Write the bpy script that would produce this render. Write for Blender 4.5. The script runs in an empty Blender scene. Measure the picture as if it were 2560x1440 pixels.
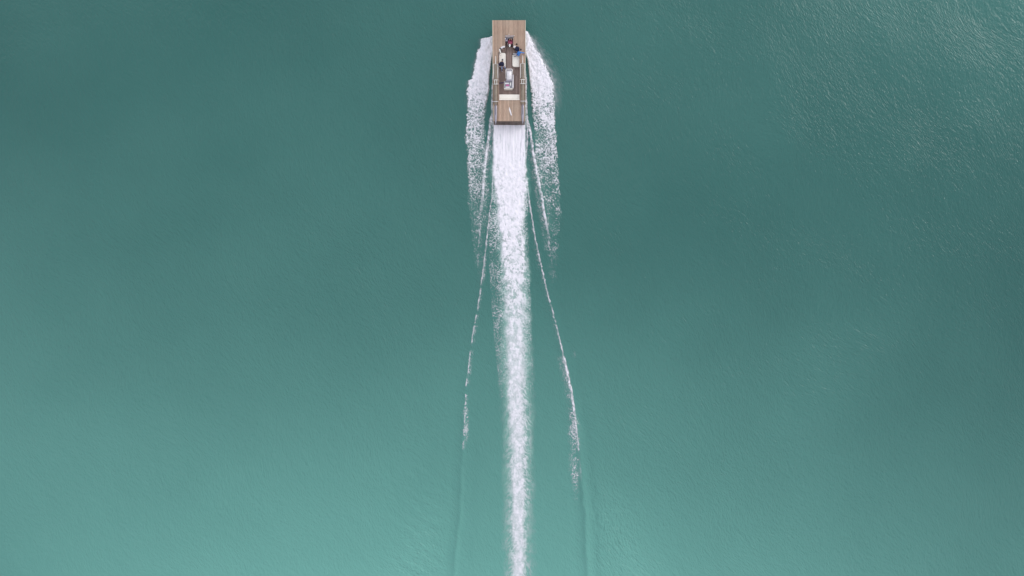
import bpy, bmesh, math, random
import numpy as np
from mathutils import Vector, Matrix

random.seed(7)
R = math.radians
sc = bpy.context.scene
COL = sc.collection

# ------------------------------------------------------------------ camera, sky, sun, exposure
CAM_H = 71.1                      # metres above the lake, looking straight down
PXM = 25.0                        # photo pixels per metre on the water
cam_d = bpy.data.cameras.new("camera")
cam_d.sensor_width = 36.0
cam_d.lens = 18.0 / (51.2 / CAM_H)
cam_d.clip_start = 0.5
cam_d.clip_end = 20000
cam = bpy.data.objects.new("camera", cam_d)
COL.objects.link(cam)
cam.location = (0, 0, CAM_H)
cam.rotation_euler = (0, 0, 0)
sc.camera = cam

SUN_EL, SUN_AZ = R(24), R(54)     # elevation; azimuth measured from +Y towards +X
world = bpy.data.worlds.new("World")
sc.world = world
world.use_nodes = True
wt = world.node_tree
wt.nodes.clear()
wn = wt.nodes.new
w_out = wn("ShaderNodeOutputWorld")
w_bg = wn("ShaderNodeBackground")
w_bg.inputs["Strength"].default_value = 0.114
sky = wn("ShaderNodeTexSky")
sky.sky_type = 'NISHITA'
sky.sun_disc = False
sky.sun_elevation = SUN_EL
sky.sun_rotation = SUN_AZ
sky.altitude = 500
tc = wn("ShaderNodeTexCoord")
# an overcast layer of soft cloud everywhere over the blue sky
n1 = wn("ShaderNodeTexNoise"); n1.inputs["Scale"].default_value = 2.6; n1.inputs["Detail"].default_value = 5
n1.inputs["Roughness"].default_value = 0.5; n1.inputs["Distortion"].default_value = 0.4
mpw = wn("ShaderNodeMapping"); mpw.inputs["Scale"].default_value = (1.0, 1.9, 1.0); mpw.inputs["Rotation"].default_value = (0, 0, R(-28))
mpw.inputs["Location"].default_value = (0.35, 0.6, 0.2)
wt.links.new(tc.outputs["Generated"], mpw.inputs[0]); wt.links.new(mpw.outputs[0], n1.inputs["Vector"])
cr = wn("ShaderNodeValToRGB")
cr.color_ramp.elements[0].position = 0.34; cr.color_ramp.elements[0].color = (2.6, 3.0, 3.6, 1)
cr.color_ramp.elements[1].position = 0.68; cr.color_ramp.elements[1].color = (13.5, 13.4, 13.8, 1)
wt.links.new(n1.outputs["Fac"], cr.inputs[0])
mxw = wn("ShaderNodeMix"); mxw.data_type = 'RGBA'; mxw.inputs[0].default_value = 0.88
wt.links.new(sky.outputs[0], mxw.inputs[6]); wt.links.new(cr.outputs[0], mxw.inputs[7])
wt.links.new(mxw.outputs[2], w_bg.inputs[0]); wt.links.new(w_bg.outputs[0], w_out.inputs[0])

sun_d = bpy.data.lights.new("sun", 'SUN')
sun_d.energy = 1.15
sun_d.angle = R(32)
sun_d.color = (1.0, 0.95, 0.9)
sun = bpy.data.objects.new("sun", sun_d)
COL.objects.link(sun)
sd = Vector((math.sin(SUN_AZ) * math.cos(SUN_EL), math.cos(SUN_AZ) * math.cos(SUN_EL), math.sin(SUN_EL)))
sun.rotation_euler = sd.to_track_quat('Z', 'Y').to_euler()
sun.location = (60, 60, 90)

sc.view_settings.view_transform = 'Standard'
sc.view_settings.look = 'None'
sc.view_settings.exposure = 0.14
sc.view_settings.gamma = 1.0
sc.view_settings.use_curve_mapping = False
sc.cycles.max_bounces = 6
sc.cycles.transparent_max_bounces = 8

# ------------------------------------------------------------------ helpers
def P(px, py, z=0.0):
    k = (1 - z / CAM_H) / PXM
    return Vector(((px - 1280) * k, (720 - py) * k, z))

def props(o, label=None, cat=None, group=None, kind=None):
    if label: o["label"] = label
    if cat: o["category"] = cat
    if group: o["group"] = group
    if kind: o["kind"] = kind
    return o

def empty(name, loc, label, cat, group=None):
    o = bpy.data.objects.new(name, None)
    o.empty_display_size = 0.3
    o.location = loc
    COL.objects.link(o)
    return props(o, label, cat, group)

def root_of(o):
    while o.parent: o = o.parent
    return o

def link_mesh(name, me, mat, parent=None, smooth=False):
    """me is in world coordinates; it is shifted to the root's frame."""
    if parent is not None:
        me.transform(Matrix.Translation(-root_of(parent).location))
    if mat is not None:
        me.materials.clear(); me.materials.append(mat)
    if smooth:
        me.polygons.foreach_set("use_smooth", [True] * len(me.polygons))
    o = bpy.data.objects.new(name, me)
    COL.objects.link(o)
    if parent is not None: o.parent = parent
    return o

class MB:
    """collects primitives into one mesh"""
    def __init__(s): s.bm = bmesh.new()
    def prism(s, pts, z0, z1, bevel=0.0):
        """pts: list of (x,y) world, z0/z1 numbers or functions of (x,y)"""
        f0 = z0 if callable(z0) else (lambda x, y: z0)
        f1 = z1 if callable(z1) else (lambda x, y: z1)
        a = [s.bm.verts.new((x, y, f0(x, y))) for x, y in pts]
        b = [s.bm.verts.new((x, y, f1(x, y))) for x, y in pts]
        n = len(pts)
        fb = s.bm.faces.new(a[::-1]); ft = s.bm.faces.new(b)
        fs = [s.bm.faces.new((a[i], a[(i + 1) % n], b[(i + 1) % n], b[i])) for i in range(n)]
        bmesh.ops.recalc_face_normals(s.bm, faces=[fb, ft] + fs)
        if bevel:
            bmesh.ops.bevel(s.bm, geom=list(ft.edges), offset=bevel, segments=3, profile=0.6, affect='EDGES')
        return s
    def pxbox(s, x0, y0, x1, y1, z0, z1, bevel=0.0):
        """box whose TOP covers those photo pixels, z numbers"""
        a = P(x0, y0, z1); b = P(x1, y1, z1)
        return s.prism([(a.x, b.y), (b.x, b.y), (b.x, a.y), (a.x, a.y)], z0, z1, bevel)
    def tube(s, pts, rad, seg=10, caps=True):
        """pts: list of Vector; rad: number or list"""
        n = len(pts)
        rs = rad if isinstance(rad, (list, tuple)) else [rad] * n
        rings = []
        up = Vector((0, 0, 1))
        for i, p in enumerate(pts):
            d = (pts[min(i + 1, n - 1)] - pts[max(i - 1, 0)]).normalized()
            u = up if abs(d.dot(up)) < 0.95 else Vector((1, 0, 0))
            sx = d.cross(u).normalized(); sy = sx.cross(d).normalized()
            rings.append([s.bm.verts.new(p + (sx * math.cos(t) + sy * math.sin(t)) * rs[i]) for t in [2 * math.pi * k / seg for k in range(seg)]])
        fs = []
        for i in range(n - 1):
            for k in range(seg):
                fs.append(s.bm.faces.new((rings[i][k], rings[i][(k + 1) % seg], rings[i + 1][(k + 1) % seg], rings[i + 1][k])))
        if caps:
            fs.append(s.bm.faces.new(rings[0][::-1])); fs.append(s.bm.faces.new(rings[-1]))
        for f in fs: f.smooth = True
        bmesh.ops.recalc_face_normals(s.bm, faces=fs)
        return s
    def ball(s, c, r, sc3=(1, 1, 1), sub=2, rot=None):
        m = Matrix.Translation(c) @ (rot.to_4x4() if rot else Matrix.Identity(4)) @ Matrix.Diagonal((*[r * q for q in sc3], 1))
        g = bmesh.ops.create_icosphere(s.bm, subdivisions=sub, radius=1.0, matrix=m)
        for v in g['verts']:
            for f in v.link_faces: f.smooth = True
        return s
    def build(s, name, mat, parent=None):
        me = bpy.data.meshes.new(name)
        s.bm.to_mesh(me); s.bm.free()
        return link_mesh(name, me, mat, parent)

# ---- noise in numpy
_rng = np.random.RandomState(11)
_perm = _rng.permutation(4096)
_ang = _rng.rand(4096) * 2 * np.pi
_gx, _gy = np.cos(_ang), np.sin(_ang)
def perlin(x, y, seed=0):
    x = x + seed * 37.17; y = y + seed * 91.73
    xi = np.floor(x).astype(np.int64); yi = np.floor(y).astype(np.int64)
    xf = x - xi; yf = y - yi
    u = xf * xf * xf * (xf * (xf * 6 - 15) + 10); v = yf * yf * yf * (yf * (yf * 6 - 15) + 10)
    def g(a, b, fx, fy):
        h = _perm[(_perm[a & 4095] + b) & 4095]
        return _gx[h] * fx + _gy[h] * fy
    n00 = g(xi, yi, xf, yf); n10 = g(xi + 1, yi, xf - 1, yf)
    n01 = g(xi, yi + 1, xf, yf - 1); n11 = g(xi + 1, yi + 1, xf - 1, yf - 1)
    return (n00 * (1 - u) + n10 * u) * (1 - v) + (n01 * (1 - u) + n11 * u) * v
def fbm(x, y, oct=4, seed=0, gain=0.5):
    t = 0; a = 1; s = 0
    for o in range(oct):
        t = t + a * perlin(x * 2 ** o, y * 2 ** o, seed + o); s += a; a *= gain
    return t / s
def ridged(x, y, oct=4, seed=0, gain=0.6):
    t = 0; a = 1; s = 0
    for o in range(oct):
        t = t + a * (1 - 2.2 * np.abs(perlin(x * 2 ** o, y * 2 ** o, seed + o))); s += a; a *= gain
    return t / s
def rank01(n):
    o = np.sort(n.ravel()[::7])
    return np.interp(n, o, np.linspace(0, 1, len(o)))
def sstep(a, b, x):
    t = np.clip((x - a) / (b - a), 0, 1)
    return t * t * (3 - 2 * t)
def curve(v, pts):
    p = np.array(pts, float)
    return np.interp(v, p[:, 0], p[:, 1])

# ------------------------------------------------------------------ materials
def mat_new(name):
    m = bpy.data.materials.new(name); m.use_nodes = True
    nt = m.node_tree
    return m, nt, nt.nodes["Principled BSDF"], nt.nodes.new, nt.links.new

def simple(name, col, rough=0.5, metal=0.0, var=0.08, scale=6.0, spec=0.5, bump=0.0):
    m, nt, b, N, L = mat_new(name)
    t = N("ShaderNodeTexCoord"); n = N("ShaderNodeTexNoise"); n.inputs["Scale"].default_value = scale; n.inputs["Detail"].default_value = 5
    L(t.outputs["Object"], n.inputs["Vector"])
    r = N("ShaderNodeValToRGB")
    r.color_ramp.elements[0].position = 0.3; r.color_ramp.elements[1].position = 0.7
    r.color_ramp.elements[0].color = (*[c * (1 - var) for c in col], 1)
    r.color_ramp.elements[1].color = (*[min(1, c * (1 + var)) for c in col], 1)
    L(n.outputs["Fac"], r.inputs[0]); L(r.outputs[0], b.inputs["Base Color"])
    b.inputs["Roughness"].default_value = rough; b.inputs["Metallic"].default_value = metal
    b.inputs["Specular IOR Level"].default_value = spec
    if bump:
        bp = N("ShaderNodeBump"); bp.inputs["Strength"].default_value = bump; bp.inputs["Distance"].default_value = 0.02
        n2 = N("ShaderNodeTexNoise"); n2.inputs["Scale"].default_value = scale * 6; L(t.outputs["Object"], n2.inputs["Vector"])
        L(n2.outputs["Fac"], bp.inputs["Height"]); L(bp.outputs[0], b.inputs["Normal"])
    return m

def wood(name, c0, c1, rough=0.65, wear=0.25):
    """teak: long grain streaks, a tone of its own per plank, salt-bleached patches"""
    m, nt, b, N, L = mat_new(name)
    t = N("ShaderNodeTexCoord"); oi = N("ShaderNodeObjectInfo")
    add = N("ShaderNodeVectorMath"); add.operation = 'ADD'
    sc_ = N("ShaderNodeVectorMath"); sc_.operation = 'SCALE'; sc_.inputs["Scale"].default_value = 13.0
    L(oi.outputs["Random"], sc_.inputs[0])
    L(t.outputs["Object"], add.inputs[0]); L(sc_.outputs[0], add.inputs[1])
    mp = N("ShaderNodeMapping"); mp.inputs["Scale"].default_value = (9, 0.8, 6)
    L(add.outputs[0], mp.inputs[0])
    n = N("ShaderNodeTexNoise"); n.inputs["Scale"].default_value = 3.0; n.inputs["Detail"].default_value = 6; n.inputs["Roughness"].default_value = 0.6
    L(mp.outputs[0], n.inputs["Vector"])
    r = N("ShaderNodeValToRGB"); r.color_ramp.elements[0].position = 0.3; r.color_ramp.elements[1].position = 0.72
    r.color_ramp.elements[0].color = (*c0, 1); r.color_ramp.elements[1].color = (*c1, 1)
    L(n.outputs["Fac"], r.inputs[0])
    # plank tone
    mr = N("ShaderNodeMapRange"); mr.inputs["To Min"].default_value = 0.76; mr.inputs["To Max"].default_value = 1.16
    L(oi.outputs["Random"], mr.inputs["Value"])
    mul = N("ShaderNodeVectorMath"); mul.operation = 'SCALE'
    L(r.outputs[0], mul.inputs[0]); L(mr.outputs[0], mul.inputs["Scale"])
    # bleached patches
    n2 = N("ShaderNodeTexNoise"); n2.inputs["Scale"].default_value = 0.8; n2.inputs["Detail"].default_value = 4
    L(t.outputs["Object"], n2.inputs["Vector"])
    r2 = N("ShaderNodeMapRange"); r2.inputs["From Min"].default_value = 0.45; r2.inputs["From Max"].default_value = 0.75
    r2.inputs["To Min"].default_value = 0.0; r2.inputs["To Max"].default_value = wear
    L(n2.outputs["Fac"], r2.inputs["Value"])
    mx = N("ShaderNodeMix"); mx.data_type = 'RGBA'
    L(r2.outputs[0], mx.inputs[0]); L(mul.outputs[0], mx.inputs[6]); mx.inputs[7].default_value = (0.52, 0.45, 0.36, 1)
    L(mx.outputs[2], b.inputs["Base Color"])
    b.inputs["Roughness"].default_value = rough
    bp = N("ShaderNodeBump"); bp.inputs["Strength"].default_value = 0.3; bp.inputs["Distance"].default_value = 0.004
    L(n.outputs["Fac"], bp.inputs["Height"]); L(bp.outputs[0], b.inputs["Normal"])
    return m

M_teak = wood("weathered_teak", (0.37, 0.245, 0.182), (0.545, 0.388, 0.288))
M_floor = wood("dark_teak", (0.33, 0.24, 0.21), (0.50, 0.375, 0.335), wear=0.05)
M_transom = wood("wet_teak", (0.135, 0.09, 0.082), (0.25, 0.175, 0.135), rough=0.4, wear=0.05)
M_taupe = simple("taupe_composite", (0.25, 0.205, 0.16), 0.5, var=0.12, scale=3)
M_hull = simple("hull_cream_paint", (0.62, 0.58, 0.47), 0.35, var=0.05)
M_caulk = simple("deck_caulking", (0.09, 0.07, 0.065), 0.8)
M_white = simple("white_painted_metal", (0.8, 0.77, 0.74), 0.3, var=0.04)
M_gel = simple("white_gelcoat", (0.78, 0.75, 0.78), 0.25, var=0.04)
M_lilac = simple("grey_plastic", (0.36, 0.34, 0.40), 0.4, var=0.06)
M_dgrey = simple("dark_grey_lid", (0.23, 0.235, 0.27), 0.45, var=0.1)
M_metal = simple("brushed_aluminium", (0.38, 0.36, 0.42), 0.38, metal=0.35, var=0.08, scale=10)
M_black = simple("black_rubber", (0.02, 0.02, 0.025), 0.7)
M_cream = simple("cream_vinyl", (0.88, 0.83, 0.755), 0.55, var=0.04, bump=0.2)
M_glass = simple("smoked_acrylic", (0.72, 0.66, 0.66), 0.3, var=0.05)
M_skin = simple("skin", (0.5, 0.3, 0.22), 0.55)
M_hair = simple("dark_hair", (0.03, 0.02, 0.018), 0.6, var=0.4, scale=40)
M_hatgrey = simple("grey_knit", (0.1, 0.105, 0.11), 0.9, var=0.2, scale=30)
M_navy = simple("navy_cloth", (0.018, 0.022, 0.06), 0.85, var=0.3, scale=12, bump=0.4)
M_navyl = simple("slate_cloth", (0.13, 0.15, 0.22), 0.85, var=0.2, scale=12)
M_blue = simple("bright_blue_cloth", (0.05, 0.22, 0.62), 0.7, var=0.2, scale=10, bump=0.4)
M_maroon = simple("maroon_cloth", (0.24, 0.04, 0.085), 0.8, var=0.3, scale=10, bump=0.4)
M_jeans = simple("pale_denim", (0.21, 0.27, 0.42), 0.85, var=0.2, scale=20, bump=0.4)
M_greyt = simple("grey_trousers", (0.25, 0.25, 0.32), 0.85, var=0.2, scale=20)
M_olive = simple("olive_cloth", (0.06, 0.055, 0.04), 0.85, var=0.3, scale=20)
M_shoe = simple("pale_shoe", (0.62, 0.58, 0.66), 0.6)
M_white2 = simple("white_cloth_cap", (0.82, 0.8, 0.78), 0.7)
M_purple = simple("dark_purple_cloth", (0.05, 0.03, 0.1), 0.8)
M_pink = simple("magenta_plastic", (0.5, 0.12, 0.3), 0.5)

def make_water_mat():
    m, nt, b, N, L = mat_new("glacial_lake_water")
    t = N("ShaderNodeTexCoord")
    a = N("ShaderNodeAttribute"); a.attribute_name = "tone_sheen"  # dark-to-pale tone of the water, painted fan sheen included
    n0 = N("ShaderNodeTexNoise"); n0.inputs["Scale"].default_value = 0.045; n0.inputs["Detail"].default_value = 4
    L(t.outputs["Object"], n0.inputs["Vector"])
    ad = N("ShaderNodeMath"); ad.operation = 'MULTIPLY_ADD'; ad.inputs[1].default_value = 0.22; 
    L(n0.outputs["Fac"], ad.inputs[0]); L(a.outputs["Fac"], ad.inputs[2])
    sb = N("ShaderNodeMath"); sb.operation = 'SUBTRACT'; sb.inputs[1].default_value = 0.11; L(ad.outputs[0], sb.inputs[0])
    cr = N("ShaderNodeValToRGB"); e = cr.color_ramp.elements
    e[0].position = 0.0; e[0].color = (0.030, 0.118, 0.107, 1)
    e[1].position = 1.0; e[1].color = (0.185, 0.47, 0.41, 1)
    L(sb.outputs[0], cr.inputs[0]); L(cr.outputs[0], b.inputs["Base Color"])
    b.inputs["Roughness"].default_value = 0.12; b.inputs["IOR"].default_value = 1.333
    # wind ripples: crests run across the breeze, meandering, in three sizes
    rp = N("ShaderNodeAttribute"); rp.attribute_name = "ripple"
    warp = N("ShaderNodeTexNoise"); warp.inputs["Scale"].default_value = 0.05; warp.inputs["Detail"].default_value = 2
    L(t.outputs["Object"], warp.inputs["Vector"])
    ws = N("ShaderNodeVectorMath"); ws.operation = 'SCALE'; ws.inputs["Scale"].default_value = 9.0
    L(warp.outputs["Color"], ws.inputs[0])
    wa = N("ShaderNodeVectorMath"); wa.operation = 'ADD'; L(t.outputs["Object"], wa.inputs[0]); L(ws.outputs[0], wa.inputs[1])
    def rip(scale, rot, sq, detail, rough=0.5):
        mp = N("ShaderNodeMapping"); mp.vector_type = 'TEXTURE'; mp.inputs["Rotation"].default_value = (0, 0, R(rot)); mp.inputs["Scale"].default_value = (sq, 1, 1)
        L(wa.outputs[0], mp.inputs[0])
        n = N("ShaderNodeTexNoise"); n.inputs["Scale"].default_value = scale; n.inputs["Detail"].default_value = detail; n.inputs["Roughness"].default_value = rough
        n.inputs["Distortion"].default_value = 0.35
        L(mp.outputs[0], n.inputs["Vector"]); return n
    r1 = rip(3.3, -58, 2.1, 3, 0.5); r2 = rip(7.0, -75, 1.9, 2, 0.5); r3 = rip(1.3, -44, 2.0, 2)
    s1 = N("ShaderNodeMath"); s1.operation = 'MULTIPLY_ADD'; s1.inputs[1].default_value = 0.75; L(r2.outputs["Fac"], s1.inputs[0]); L(r1.outputs["Fac"], s1.inputs[2])
    s2 = N("ShaderNodeMath"); s2.operation = 'MULTIPLY_ADD'; s2.inputs[1].default_value = 0.6; L(r3.outputs["Fac"], s2.inputs[0]); L(s1.outputs[0], s2.inputs[2])
    s3 = N("ShaderNodeMath"); s3.operation = 'MULTIPLY'; L(s2.outputs[0], s3.inputs[0]); L(rp.outputs["Fac"], s3.inputs[1])
    bp = N("ShaderNodeBump"); bp.inputs["Strength"].default_value = 1.0; bp.inputs["Distance"].default_value = 0.105
    L(s3.outputs[0], bp.inputs["Height"]); L(bp.outputs[0], b.inputs["Normal"])
    return m
M_water = make_water_mat()

def make_foam_mat():
    m, nt, b, N, L = mat_new("white_water")
    f = N("ShaderNodeAttribute"); f.attribute_name = "foam"
    a = N("ShaderNodeAttribute"); a.attribute_name = "air"
    fin = N("ShaderNodeMath"); fin.operation = 'SUBTRACT'; fin.inputs[0].default_value = 1; L(f.outputs["Fac"], fin.inputs[1])
    ain = N("ShaderNodeMath"); ain.operation = 'SUBTRACT'; ain.inputs[0].default_value = 1; L(a.outputs["Fac"], ain.inputs[1])
    pr = N("ShaderNodeMath"); pr.operation = 'MULTIPLY'; L(fin.outputs[0], pr.inputs[0]); L(ain.outputs[0], pr.inputs[1])
    al = N("ShaderNodeMath"); al.operation = 'SUBTRACT'; al.inputs[0].default_value = 1; L(pr.outputs[0], al.inputs[1])
    # colour of what covers the water: foam over aerated water
    dv = N("ShaderNodeMath"); dv.operation = 'DIVIDE'; L(f.outputs["Fac"], dv.inputs[0])
    mxm = N("ShaderNodeMath"); mxm.operation = 'MAXIMUM'; mxm.inputs[1].default_value = 0.01; L(al.outputs[0], mxm.inputs[0]); L(mxm.outputs[0], dv.inputs[1])
    mx = N("ShaderNodeMix"); mx.data_type = 'RGBA'; L(dv.outputs[0], mx.inputs[0])
    mx.inputs[6].default_value = (0.30, 0.60, 0.52, 1); mx.inputs[7].default_value = (0.87, 0.835, 0.905, 1)
    L(mx.outputs[2], b.inputs["Base Color"]); b.inputs["Roughness"].default_value = 0.6; b.inputs["Specular IOR Level"].default_value = 0.3
    tr = N("ShaderNodeBsdfTransparent"); ms = N("ShaderNodeMixShader")
    L(al.outputs[0], ms.inputs[0]); L(tr.outputs[0], ms.inputs[1]); L(b.outputs[0], ms.inputs[2])
    L(ms.outputs[0], nt.nodes["Material Output"].inputs[0])
    return m
M_foam = make_foam_mat()

# ------------------------------------------------------------------ the lake
# lines of the boat's wake, as (photo row, photo column) on the water plane
CRESTS = [  # ((v,u)...), height, width px
    ([(300, 1229), (400, 1214), (500, 1206), (545, 1200)], 0.10, 9),
    ([(470, 1232), (560, 1221), (650, 1211), (720, 1202), (780, 1192), (850, 1180), (960, 1166), (1100, 1158), (1300, 1149), (1440, 1136), (1700, 1112)], 0.12, 6),
    ([(290, 1315), (330, 1326), (420, 1340), (500, 1356), (600, 1373)], 0.10, 9),
    ([(450, 1316), (520, 1326), (590, 1337), (660, 1352), (730, 1368), (790, 1385), (860, 1402), (930, 1418), (1020, 1435), (1150, 1451), (1300, 1463), (1440, 1471), (1700, 1492)], 0.16, 6.5),
]
def wave_height(x, y):
    u = x * PXM + 1280; v = 720 - y * PXM
    wx = x + 2.5 * perlin(x * .05, y * .05, 91); wy = y + 2.5 * perlin(x * .05, y * .05, 92)
    fade = np.exp(-(np.maximum(np.hypot(x, y) - 70, 0) / 80) ** 2)
    h = (0.018 * perlin((wx * .85 + wy * .52) * .9, (wx * -.52 + wy * .85) * .35, 5) + 0.02 * perlin(wx * .3, wy * .16, 6)) * fade
    for pts, ht, wd in CRESTS:
        c = curve(v, pts); v0, v1 = pts[0][0], pts[-1][0]
        env = sstep(v0, v0 + 60, v) * (1 - sstep(v1 - 40, v1, v)) * (1 if v1 < 700 else .22 + .78 * sstep(880, 1250, v))
        wob = 3.0 * perlin(v * .02, v * 0 + 3.3, 7) + 2.5 * perlin(u * .06, v * .03, 97)
        env = env * (1 + .9 * perlin(v * .013, v * 0 + pts[0][0] * .01, 96))
        d = (u - c - wob)
        h = h + ht * env * (np.exp(-(d / wd) ** 2) - 0.45 * np.exp(-((d - np.sign(c - 1290) * 22) / (wd * 1.6)) ** 2) - 0.25 * np.exp(-((d + np.sign(c - 1290) * 26) / (wd * 2.2)) ** 2))
    # fan of feathered short waves outside the crests, well astern
    for cpts, sgn in ((CRESTS[1][0], -1), (CRESTS[3][0], 1)):
        c = curve(v, cpts); d = (u - c) * sgn
        env = sstep(1050, 1350, v) * sstep(20, 60, d) * (1 - sstep(110, 200, d)) * (1 - sstep(1700, 1900, v))
        h = h + 0.028 * env * np.sin(d / 7.5 + v / 5.5 + 3 * perlin(u * .02, v * .02, 8))
    return h

def axis(lo, hi, fine, coarse_step, far):
    a = [lo]
    xs = np.concatenate([np.arange(-57, lo, coarse_step), np.arange(lo, hi, fine), np.arange(hi, 57, coarse_step)])
    return xs
gx_ = np.concatenate([np.arange(-57, -6.5, .26), np.arange(-6.5, 9.5, .11), np.arange(9.5, 57.1, .26)])
gy_ = np.arange(-40, 40.1, .22)
far = np.cumsum(np.geomspace(.4, 1400, 38))
gx_ = np.concatenate([(gx_[0] - far)[::-1], gx_, gx_[-1] + far])
gy_ = np.concatenate([(gy_[0] - far)[::-1], gy_, gy_[-1] + far])

def grid_mesh(name, X, Y, Z, keep=None, attrs=None, smooth=True):
    ny, nx = X.shape
    idx = np.arange(ny * nx).reshape(ny, nx)
    q = np.stack([idx[:-1, :-1], idx[:-1, 1:], idx[1:, 1:], idx[1:, :-1]], -1).reshape(-1, 4)
    if keep is not None:
        q = q[keep.reshape(-1)]
    used = np.zeros(ny * nx, bool); used[q.ravel()] = True
    remap = np.cumsum(used) - 1
    q = remap[q]
    co = np.stack([X.ravel()[used], Y.ravel()[used], Z.ravel()[used]], -1).astype(np.float32)
    me = bpy.data.meshes.new(name)
    me.vertices.add(len(co)); me.vertices.foreach_set("co", co.ravel())
    me.loops.add(q.size); me.loops.foreach_set("vertex_index", q.ravel().astype(np.int32))
    me.polygons.add(len(q)); me.polygons.foreach_set("loop_start", np.arange(0, q.size, 4, dtype=np.int32))
    me.polygons.foreach_set("use_smooth", np.full(len(q), smooth))
    for k, v in (attrs or {}).items():
        at = me.attributes.new(k, 'FLOAT', 'POINT')
        at.data.foreach_set("value", v.ravel()[used].astype(np.float32))
    me.update(calc_edges=True)
    return me

GX, GY = np.meshgrid(gx_, gy_)
GZ = wave_height(GX, GY)
# tone of the water (0 dark teal .. 1 pale turquoise), paler southwards, coarse field every ~25 m, cubic-smoothed
SX = np.array([-52., -26, 0, 26, 52]); SY = np.array([30., 15, 0, -15, -30])
WATER_TONE = np.array([[.05, .06, .08, .12, .15],
                 [.04, .08, .07, .06, .05],
                 [.17, .16, .16, .06, .00],
                 [.42, .38, .45, .25, .13],
                 [.52, .74, .80, .52, .30]])
def smooth_lookup(x, y):
    fx = np.clip(np.interp(x, SX, np.arange(5.)), 0, 4); fy = np.clip(np.interp(-y, -SY, np.arange(5.)), 0, 4)
    def w4(t):
        return np.stack([(1 - t) ** 3, 3 * t ** 3 - 6 * t ** 2 + 4, -3 * t ** 3 + 3 * t ** 2 + 3 * t + 1, t ** 3], 0) / 6
    ix = np.minimum(fx.astype(int), 3); iy = np.minimum(fy.astype(int), 3)
    wx = w4(fx - ix); wy = w4(fy - iy)
    Pd = np.pad(WATER_TONE, 1, mode='reflect', reflect_type='odd')
    o = 0
    for j in range(4):
        for i in range(4):
            o = o + wy[j] * wx[i] * Pd[iy + j, ix + i]
    return o
wxx = GX + 5 * fbm(GX * .04, GY * .04, 3, 21); wyy = GY + 4 * fbm(GX * .03, GY * .05, 3, 22)
tone_sheen = smooth_lookup(wxx, wyy)
# wind patches: where the breeze ruffles the surface
ru = GX * PXM + 1280; rv = 720 - GY * PXM
g2 = lambda cx, cy, sx, sy: np.exp(-((ru - cx) / sx) ** 2 - ((rv - cy) / sy) ** 2)
cR = curve(rv, CRESTS[3][0]); cL = curve(rv, CRESTS[1][0])
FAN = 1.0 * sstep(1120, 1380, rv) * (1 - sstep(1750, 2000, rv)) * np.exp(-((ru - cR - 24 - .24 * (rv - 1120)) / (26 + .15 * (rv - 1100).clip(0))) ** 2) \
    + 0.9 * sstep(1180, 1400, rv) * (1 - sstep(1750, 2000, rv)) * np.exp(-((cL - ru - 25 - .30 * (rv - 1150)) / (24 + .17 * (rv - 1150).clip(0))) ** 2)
ripple = 0.58 - 0.10 * g2(2400, 150, 460, 400) + 0.3 * g2(1850, 1150, 420, 350) + 0.22 * g2(650, 650, 500, 300) \
    + FAN - 0.2 * g2(150, 1250, 300, 300) - 0.22 * g2(150, 150, 450, 350) \
    - 0.25 * g2(1310, 1150, 110, 420) - 0.2 * g2(1600, 520, 280, 200) + 0.25 * fbm(GX * .06, GY * .06, 3, 31)
ripple = np.clip(ripple, 0.15, 2.2)
tone_sheen = tone_sheen * .95 + .10 * FAN     # reflected-sky sheen of the rippled fans, painted into the water colour
me = grid_mesh("water", GX, GY, GZ, None, {"tone_sheen": np.clip(tone_sheen, 0, 1), "ripple": ripple})
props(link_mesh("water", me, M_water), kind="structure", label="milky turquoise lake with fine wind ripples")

# ------------------------------------------------------------------ white water
DU = 1.05
uu = np.arange(1120, 1500, DU); vv = np.arange(70, 1800, DU)
U, V = np.meshgrid(uu, vv)
X = (U - 1280) / PXM; Y = (720 - V) / PXM
# warped coordinates: gives torn, curling edges
W1 = fbm(U / 26, V / 26, 4, 41); W2 = fbm(U / 26, V / 26, 4, 42)
Uw = U + 14 * W1; Vw = V + 14 * W2
Ue = U + 9 * fbm(U / 14, V / 14, 4, 43); Ve = V
def web(u, v, s, seed):     # thin filaments between foam cells
    a = 1 - np.abs(perlin(u / s, v / s, seed)) * 3.2
    b = 1 - np.abs(perlin(u / (s * .62), v / (s * .62), seed + 5)) * 3.6
    c = 1 - np.abs(perlin(u / (s * .36), v / (s * .36), seed + 9)) * 4
    return .9 * np.maximum(a, b * .93) + .45 * c + .35 * perlin(u / (s * .3), v / (s * .3), seed + 3)
lace = rank01(web(U + 9 * W1, V + 9 * W2, 8.5, 44) + .55 * fbm(U / 38, V / 44, 3, 45))
clot = rank01(fbm(Uw / 11, Vw / 11, 5, 46, .75))
streak = rank01(ridged(Uw / 7, Vw / 60, 4, 47, .7))
ca, sa = math.cos(.6), math.sin(.6)
tr_r = rank01(ridged((Uw * ca + Vw * sa) / 20, (-Uw * sa + Vw * ca) / 6, 3, 48, .75) + .5 * fbm(U / 30, V / 30, 3, 49))
cx = curve(V, [(70, 1272), (312, 1273), (560, 1279), (640, 1284), (750, 1288), (900, 1291), (1200, 1297), (1440, 1297), (1800, 1303)])
chev = rank01(ridged((U - cx + 5 * W1) / 15, (V - np.abs(U - cx) * .9 + 9 * W2) / 9, 4, 50, .7) + .4 * fbm(U / 18, V / 18, 4, 51))

def cover(n, c, w=.1):
    """opacity from a 0..1 ranked noise and a wanted coverage"""
    return sstep(1 - c - w, 1 - c + w, n) * sstep(0.0, 0.06, c)
def band(a, b, soft, uq):
    return sstep(a - soft, a + soft, uq) * (1 - sstep(b - soft, b + soft, uq))

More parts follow.
